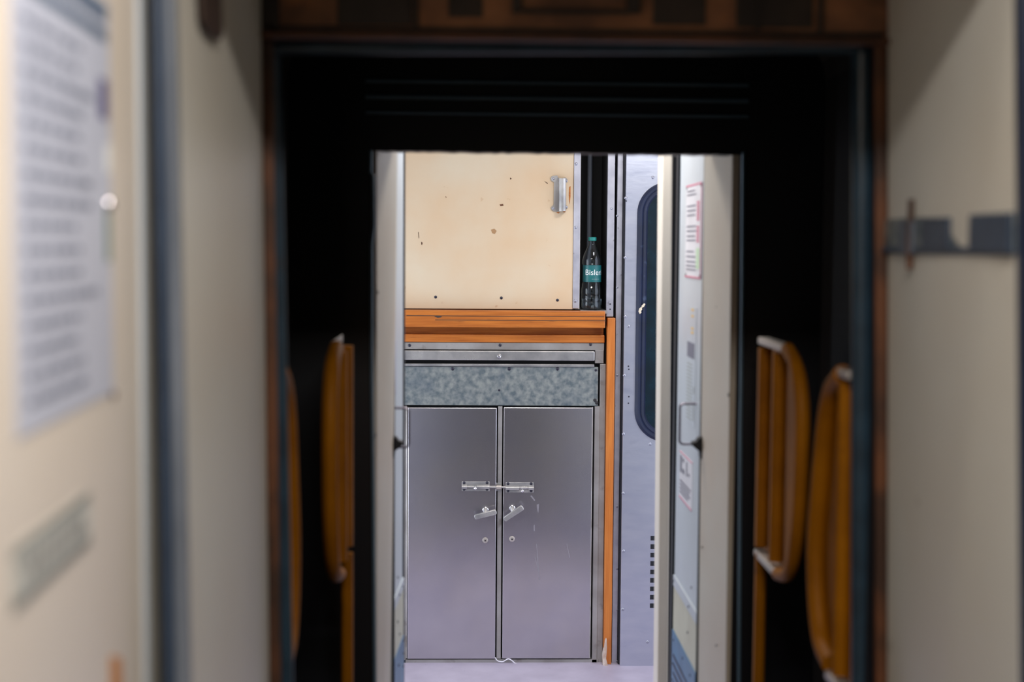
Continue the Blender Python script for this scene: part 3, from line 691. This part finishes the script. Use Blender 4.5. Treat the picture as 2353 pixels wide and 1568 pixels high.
def lever(d, stem, a, b):
    s0 = P(*stem, YD)
    bm = B(); lathe(bm, [(0.0115, 0), (0.0115, 0.003), (0.0095, 0.004), (0.0095, 0.030), (0.007, 0.034), (0, 0.034)], s0, (0, -1, 0), 20)
    h = obj('turn_handle', bm, 'chrome', d, smooth='auto')
    # flat rounded lever standing proud of the door, lower than the spindle
    A, Bv = P(*a, YD - 0.05), P(*b, YD - 0.05)
    ax = (Bv - A).normalized(); nrm = Vector((-ax.z, 0, ax.x)); L_ = (Bv - A).length; hw = 0.0105
    bm = B(); out = []
    for k in range(9): t = PI/2 + PI*k/8; out.append(A + ax*(hw*.5) + ax*math.cos(t)*hw*.5 + nrm*math.sin(t)*hw*.9)
    for k in range(9): t = -PI/2 + PI*k/8; out.append(Bv - ax*(hw*.5) + ax*math.cos(t)*hw*.5 + nrm*math.sin(t)*hw)
    prism(bm, out, (0, 0.012, 0))
    m_ = P(stem[0], stem[1], YD - 0.03); c_ = (A + Bv) / 2 + Vector((0, 0.006, 0))
    tube(bm, [m_ + Vector((0, 0.004, 0)), m_ * .5 + c_ * .5, c_], [0.010, 0.0085, 0.0075], 14)
    o = obj('lever', bm, 'polished_steel', d, bevel=0.003, smooth='auto', segs=3)
lever(dL, (1115.5, 1172), (1090, 1190), (1141, 1177))
lever(dR, (1177, 1168), (1158, 1196), (1202, 1166))
# tower bolts
tb = P(1144, 1119, YD)
def bolt_half(d, x0, x1, y0, y1, knob_px, outer_left):
    pl = RX(x0, y0, x1, y1, YD)
    o = obj('tower_bolt', box(B(), pl[0], pl[1], YD - 0.003, YD, pl[2], pl[3]), 'polished_steel', d, bevel=0.0006)
    ym = (y0 + y1) / 2 + 1
    e0 = (x0, x0 + 12) if outer_left else (x1 - 12, x1)
    e1 = (x0 + 34, x1) if outer_left else (x0, x1 - 34)
    for q in (e0, e1):
        h = RX(q[0], ym - 5.5, q[1], ym + 5.5, YD)
        c = P((q[0]+q[1])/2, ym, YD)
        bm = B(); tube(bm, [(h[0], YD - 0.0055, c.z), (h[1], YD - 0.0055, c.z)], 0.008, 16)
        obj('barrel', bm, 'polished_steel', d, smooth='auto')
    k = P(knob_px[0], knob_px[1], YD)
    bm = B(); lathe(bm, [(0.004, 0), (0.004, 0.014), (0.0055, 0.016), (0.0055, 0.022), (0.003, 0.024), (0, 0.024)], (k.x, YD - 0.004, k.z), (0, -1, -0.25), 14)
    obj('bolt_knob', bm, 'chrome', d, smooth='auto')
    for x in (x0 + 5.5, x1 - 6):
        for y in (y0 + 3, y1 - 3.5): pr(d, x, y, YD - 0.003, 3.3, 'screw_dark', 'screw')
bolt_half(dL, 1061, 1125, 1107, 1128.5, (1092, 1118), True)
bolt_half(dR, 1162, 1226.5, 1109, 1132, (1200, 1124), False)
a, b = P(1068, 1118.5, YD), P(1140, 1119.5, YD)
obj('bolt_rod', tube(B(), [(a.x, YD - 0.0055, a.z), (P(1150, 1119, YD).x, YD - 0.0055, b.z)], 0.0042, 12), 'polished_steel', dL, smooth='auto')
a, b = P(1151, 1119.5, YD), P(1220, 1121, YD)
obj('bolt_rod', tube(B(), [(a.x, YD - 0.0055, a.z), (b.x, YD - 0.0055, b.z)], 0.0042, 12), 'polished_steel', dR, smooth='auto')
k = RX(1140.5, 1110, 1152, 1128, YC - 0.004)
kp = obj('bolt_keeper', box(B(), k[0], k[1], YC - 0.0072, YC - 0.004, k[2], k[3]), 'polished_steel', cb, bevel=0.0006)
kc = P(1146, 1119.5, YD)
obj('keeper_loop', tube(B(), [(k[0], YD - 0.0055, kc.z), (k[1], YD - 0.0055, kc.z)], 0.0085, 16), 'worn_metal', cb, smooth='auto')
# scuffs on the right door
for pts in ([(1218, 1140), (1222, 1139), (1230, 1150), (1228, 1152)], [(1233, 1160), (1239, 1158), (1237, 1180), (1234, 1172)], [(1226, 1208), (1229, 1206), (1229, 1222), (1226, 1220)], [(1232, 1250), (1234, 1250), (1240, 1332), (1238, 1334)], [(1228, 1280), (1230, 1280), (1237, 1310), (1236, 1312)], [(1302, 1250), (1303, 1250), (1310, 1282), (1308, 1282)]):
    decal([P(x, y, YD) for x, y in pts], 'scuff', dR, 'scuff_mark', Vector((0, -1, 0)), t=0.0002)

# torn plastic strip hanging from the cabinet foot
pts = [(1138, 1512), (1143, 1519), (1150, 1521), (1156, 1521), (1163, 1517), (1168, 1515), (1174, 1517), (1180, 1522), (1184, 1525), (1190, 1526), (1195, 1528), (1202, 1533), (1207, 1536)]
w3 = [P(x, y, YC - 0.012) for x, y in pts]
tag(obj('plastic_strip', tube(B(), smooth_path([tuple(p) for p in w3], 4), 0.0021, 8), 'plastic_white', smooth='auto'), 'thin curled white plastic strip at the foot of the steel cabinet', 'plastic strip')

# ------------------------------------------------------------------ silver door with rounded window
YS = 5.30
sv = thing('door_4', (P(1490, 1000, YS).x, YS, 0), 'silver painted metal door with a rounded dark blue window', 'door', kind=S)
a = RX(1432, 300, 1640, 1545, YS)
obj('door_panel', box(B(), a[0], a[1], YS, YS + 0.03, P(1460, 1545, YS).z, 2.25), 'painted_aluminium', sv, bevel=0.0015)
obj('dark_gap', box(B(), P(1426, 900, YC).x, a[0] - 0.0005, YS + 0.02, YS + 0.05, 0, 2.25), 'rubber', sv)
obj('bottom_gap', box(B(), a[0], a[1], YS + 0.012, YS + 0.05, 0.0, P(1460, 1545, YS).z), 'rubber', sv)
obj('wall_behind', box(B(), a[0], a[1], YS + 0.05, YS + 0.06, 0.0, 2.25), 'dark_interior', sv)
# rounded window
wl0, wr0 = P(1461, 720, YS).x, P(1650, 720, YS).x
wt, wb = P(1540, 418, YS).z, P(1540, 1016, YS).z
def rrect(x0, x1, z0, z1, r, n=12):
    out = []
    for cx, cz, a0 in ((x1 - r, z1 - r, 0), (x0 + r, z1 - r, PI/2), (x0 + r, z0 + r, PI), (x1 - r, z0 + r, 3*PI/2)):
        for k in range(n + 1): t = a0 + PI/2*k/n; out.append((cx + r*math.cos(t), cz + r*math.sin(t)))
    return out
def ringmesh(bm, A, Bp, yA, yB):
    va = [bm.verts.new((x, yA, z)) for x, z in A]; vb = [bm.verts.new((x, yB, z)) for x, z in Bp]
    n = len(va)
    for i in range(n): bm.faces.new((va[i], va[(i+1) % n], vb[(i+1) % n], vb[i]))
bm = B(); R_ = 0.118
g0 = rrect(wl0, wr0, wb, wt, R_)
ins = lambda d: rrect(wl0 + d, wr0 - d, wb + d, wt - d, R_ - d)
prof = [(0, 0), (0.003, -0.007), (0.010, -0.011), (0.018, -0.010), (0.022, -0.006), (0.026, -0.008), (0.034, -0.007), (0.040, -0.001), (0.040, 0.004)]
for (d0, y0), (d1_, y1) in zip(prof, prof[1:]): ringmesh(bm, ins(d0), ins(d1_), YS + y0, YS + y1)
bmesh.ops.recalc_face_normals(bm, faces=bm.faces)
gk = obj('window_gasket', bm, 'gasket', sv, smooth=True)
bm = B(); prism(bm, [(x, YS - 0.001, z) for x, z in ins(0.036)], (0, 0.0008, 0))
obj('window_pane', bm, 'dark_glass', sv)
for pts in ([(1469, 709), (1474, 705), (1476, 711), (1473, 715), (1474, 719), (1470, 722), (1467, 716)], [(1474, 703), (1480, 697), (1483, 699), (1480, 705), (1475, 708)]):
    decal([P(x, y, YS - 0.0118) for x, y in pts], 'chip_cream', sv, 'paint_chip', Vector((0, -1, 0)))
for k in range(9):
    y = 1232 + 19.4 * k
    a = RX(1495 - .2*k, y, 1508, y + 10.5, YS)
    o = obj('vent_slot', box(B(), a[0], a[1], YS - 0.0008, YS + 0.002, a[2], a[3]), 'rubber', sv)
for px, py in ((1438, 455), (1500, 408), (1437, 592), (1437, 728), (1445, 750), (1435, 863), (1433, 998), (1494, 1021), (1432, 1134), (1433, 1267), (1431, 1401), (1488, 1476), (1431, 1537)): pr(sv, px, py, YS, 3.6)
for px, py in ((1439, 462), (1444, 842), (1445, 849), (1445, 912), (1444, 927)): pr(sv, px, py, YS, 1.8, 'screw_dark', 'hole')

# ------------------------------------------------------------------ water bottle on the niche ledge
YB = YC + 0.03
bx = P(1360, 640, YB).x
H = P(1355, 545, YB).z - zl
rs = H / 0.27
bt = thing('water_bottle', (bx, YB, zl), 'clear plastic water bottle with teal cap and label in dark niche', 'bottle')
prof = [(0.030, 0.0), (0.037, 0.003), (0.0395, 0.012), (0.0395, 0.028), (0.038, 0.032), (0.0395, 0.036), (0.0395, 0.052), (0.038, 0.056), (0.0395, 0.060), (0.0395, 0.078), (0.038, 0.082), (0.037, 0.098),
        (0.034, 0.104), (0.034, 0.166), (0.0365, 0.172), (0.036, 0.186), (0.031, 0.205), (0.023, 0.224), (0.015, 0.240), (0.0125, 0.247), (0.0125, 0.252), (0.015, 0.254), (0.015, 0.256), (0.0125, 0.257)]
# a real wall: outside and inside surface
inner = [(r - 0.0012, h + (0.002 if h < 0.01 else 0)) for r, h in prof]
bm = B(); lathe(bm, [(r*rs, h*rs) for r, h in prof], (bx, YB, zl), (0, 0, 1), 40)
bm2 = B()
lathe(bm2, [(max(r, 0.003)*rs, h*rs) for r, h in inner][::-1], (bx, YB, zl), (0, 0, 1), 40)
for f in bm2.faces: f.normal_flip()
me_ = bpy.data.meshes.new('tmp'); bm2.to_mesh(me_); bm2.free(); bm.from_mesh(me_); bpy.data.meshes.remove(me_)
obj('body', bm, 'clear_plastic', bt, smooth='auto')
bm = B(); lathe(bm, [(0.0145*rs, 0.2565*rs), (0.0155*rs, 0.2575*rs), (0.0155*rs, 0.2685*rs), (0.014*rs, 0.270*rs), (0, 0.270*rs)], (bx, YB, zl), (0, 0, 1), 28)
obj('cap', bm, 'teal_cap', bt, smooth='auto')
bm = B(); rl = 0.0346 * rs
zl0, zl1 = zl + 0.104*rs, zl + 0.166*rs
bm_v = []
for k in range(49):
    t = 2*PI*k/48; bm_v.append((bm.verts.new((bx + rl*math.cos(t), YB + rl*math.sin(t), zl0)), bm.verts.new((bx + rl*math.cos(t), YB + rl*math.sin(t), zl1))))
for (a0, a1), (b0, b1) in zip(bm_v, bm_v[1:]): bm.faces.new((a0, b0, b1, a1))
obj('paper_label', bm, 'teal_label', bt, smooth=True)
# white lettering wrapped round the label
def wrapped_text(s, size, zc, shift):
    cu = bpy.data.curves.new('lettering', 'FONT'); cu.body = s; cu.size = size; cu.align_x = 'CENTER'; cu.extrude = 0.0; cu.resolution_u = 3
    to = bpy.data.objects.new('lettering_source', cu); COL.objects.link(to)
    bpy.context.view_layer.update()
    me = bpy.data.meshes.new_from_object(to.evaluated_get(bpy.context.evaluated_depsgraph_get()))
    bpy.data.objects.remove(to)
    bm = bmesh.new(); bm.from_mesh(me); bpy.data.meshes.remove(me)
    r = rl + 0.0004
    for v in bm.verts:
        t = -PI/2 + (v.co.x + shift) / r; z = v.co.y + zc
        v.co = Vector((bx + r*math.cos(t), YB + r*math.sin(t), z))
    return obj('lettering', bm, 'white_ink', bt)
wrapped_text('Bisleri', 0.030, zl + 0.130*rs, 0.006)
wrapped_text('--- ----- ---', 0.0075, zl + 0.113*rs, 0.012)
bm = B(); lathe(bm, [(0.034*rs, 0.004), (0.0378*rs, 0.012*rs), (0.0365*rs, 0.042*rs), (0, 0.0421*rs)], (bx, YB, zl), (0, 0, 1), 32)
obj('water', bm, 'clear_plastic', bt, smooth='auto')

# ------------------------------------------------------------------ things on the near coach
dq = lambda x, y: dpt(x, y)
tr_, bl_ = dq(250, 8), dq(30, 985)
brz = dq(258, 915).z; 
yr, yl_ = dq(252, 500), dq(28, 500)
ztn, zbn = dq(245, 8).z, (dq(40, 990).z + dq(262, 912).z) / 2
c = [Vector((yl_.x, yl_.y, ztn)), Vector((yr.x, yr.y, ztn)), Vector((yr.x, yr.y, zbn)), Vector((yl_.x, yl_.y, zbn))]
nt = sheet('notice_sheet', c, 'notice_paper', dn, 'large pale blue printed notice on the open cream door', 'notice', t=0.0012)
marks('heading', c, [(.30, .012, .97, .055), (.06, .075, .97, .105)], 'notice_header', dn, nt)
rows = []
v = 0.15
while v < 0.95:
    u = 0.08
    end = random.uniform(0.58, 0.82)
    while u < end:
        l = random.uniform(0.06, 0.16); rows.append((u, v, min(u + l, end), v + 0.018)); u += l + 0.025
    v += 0.052
marks('lettering', c, rows, 'notice_ink', dn, nt)
marks('stamp', c, [(.86, .20, .97, .30)], 'ink_purple', dn, nt)
marks('emblem', c, [(.93, .52, .985, .66)], 'ink_green', dn, nt)
marks('painted_glint', c, [(.94, .36, 1.0, .43)], 'white_ink', dn, nt)  # bright glint by the stud, painted as a white patch
p = dq(243, 470); o = rivet(nt, p.x + 0.001, p.y, p.z, 0.006, 'chrome', dn, 'stud', h=0.005)
p = dq(258, 908); rivet(nt, p.x + 0.001, p.y, p.z, 0.004, 'primer_brown', dn, 'pin')
c = [dq(22, 1250), dq(204, 1142), dq(204, 1256), dq(34, 1392)]
yn_, yf_ = dq(25, 1300), dq(204, 1200)
zt_, zb_ = (dq(22, 1248).z + dq(204, 1142).z)/2, (dq(34, 1392).z + dq(204, 1258).z)/2
c = [Vector((yn_.x, yn_.y, zt_)), Vector((yf_.x, yf_.y, zt_)), Vector((yf_.x, yf_.y, zb_)), Vector((yn_.x, yn_.y, zb_))]
sg = sheet('label_plate', c, 'sign_paper', dn, 'small grey bordered label below the big notice on the cream door', 'sign', t=0.0015)
marks('border', c, [(0, 0, 1, .20), (0, .80, 1, 1)], 'sign_grey', dn, sg)
marks('lettering', c, [(.08 + .105*k, .37, .08 + .105*k + .075, .64) for k in range(8)], 'sign_ink', dn, sg)
q = [dq(253, 1508), dq(276, 1512), dq(280, 1640), dq(254, 1640)]
tag(obj('paint_tab', prism(B(), [p + dn*0.0015 for p in q], -dn*0.0012), 'orange_paint'), 'small orange strip low on the cream door', 'tape strip')

# brown strap hanging at the top of the left jamb
sa, sb = (jl_n(1.9) + 0.004, 1.43), (jl_f(1.9) + 0.004, 2.0)
sp = [(446, -140), (492, -140), (500, 40), (502, 78), (497, 92), (486, 90), (466, 72), (456, 50)]
tag(obj('hanging_strap', prism(B(), [PV(x, y, sa, sb) for x, y in sp], (0.006, 0, 0)), 'leather_brown', bevel=0.002), 'short dark brown strap hanging at the top of the left jamb', 'strap')

# latch strap across the right jamb
ja, jb = (jr_n(1.58) - 0.0005, 1.52), (jr_f(1.58) - 0.0005, 2.0)
jp = lambda x, y: PV(x, y, ja, jb)
yA, yB_ = jp(2040, 530), jp(2338, 530)
zt_, zb_ = (jp(2040, 503).z + jp(2330, 488).z)/2, (jp(2040, 578).z + jp(2330, 588).z)/2
jn = Vector((-1, 0, 0))
kpr = thing('latch_plate', (yA.x, (yA.y + yB_.y)/2, zb_), 'steel latch strap running across the right cream jamb', 'latch')
def jbox(px0, px1, fz0, fz1, t0, t1, m, name, bev=0.002):
    a, b = jp(px0, 530), jp(px1, 530)
    zz0, zz1 = zb_ + (zt_ - zb_)*fz0, zb_ + (zt_ - zb_)*fz1
    q = [(a.x - t0, a.y), (b.x - t0, b.y), (b.x - t1, b.y), (a.x - t1, a.y)]
    return obj(name, hexa(B(), [(x, y, zz0) for x, y in q], [(x, y, zz1) for x, y in q]), m, kpr, bevel=bev)
jbox(2037, 2338, 0, 1, -0.001, 0.003, 'galvanised', 'strap')
jbox(2036, 2338, -.03, .17, 0.003, 0.006, 'seal_navy', 'lower_edge')
jbox(2244, 2336, .04, .98, 0.003, 0.010, 'seal_navy', 'strike_block')
jbox(2130, 2192, .1, .95, 0.003, 0.008, 'seal_navy', 'guide')
jbox(2080, 2110, -.05, .9, 0.003, 0.009, 'conduit_grey', 'guide')
p = jp(2104, 480)
obj('bolt_pin', tube(B(), [(p.x - 0.006, p.y, zb_ - 0.022), (p.x - 0.006, p.y, zt_ + 0.024)], 0.0045, 12), 'primer_brown', kpr, smooth='auto')

# ------------------------------------------------------------------ lamp fixtures (above the frame)
def lamp(loc, sx, sy, label):
    t = thing('ceiling_lamp', loc, label, 'lamp')
    x, y, z = loc
    bm = B(); box(bm, x - sx/2 - .02, x + sx/2 + .02, y - sy/2 - .02, y + sy/2 + .02, z - 0.012, z)
    obj('housing', bm, 'alu_trim', t, bevel=0.004)
    obj('diffuser', box(B(), x - sx/2, x + sx/2, y - sy/2, y + sy/2, z - 0.024, z - 0.012), 'lamp_diffuser', t, bevel=0.003)
lamp((0.16, 0.70, 2.32), 0.5, 0.14, 'rectangular ceiling lamp of the near coach vestibule')
lamp((0.20, 3.50, 2.29), 0.6, 0.22, 'long ceiling lamp just inside the far doorway')
lamp((0.78, 4.5, 2.29), 0.3, 0.3, 'added square ceiling lamp, unseen, brightening the silver door')  # fixture made up to carry the added fill light
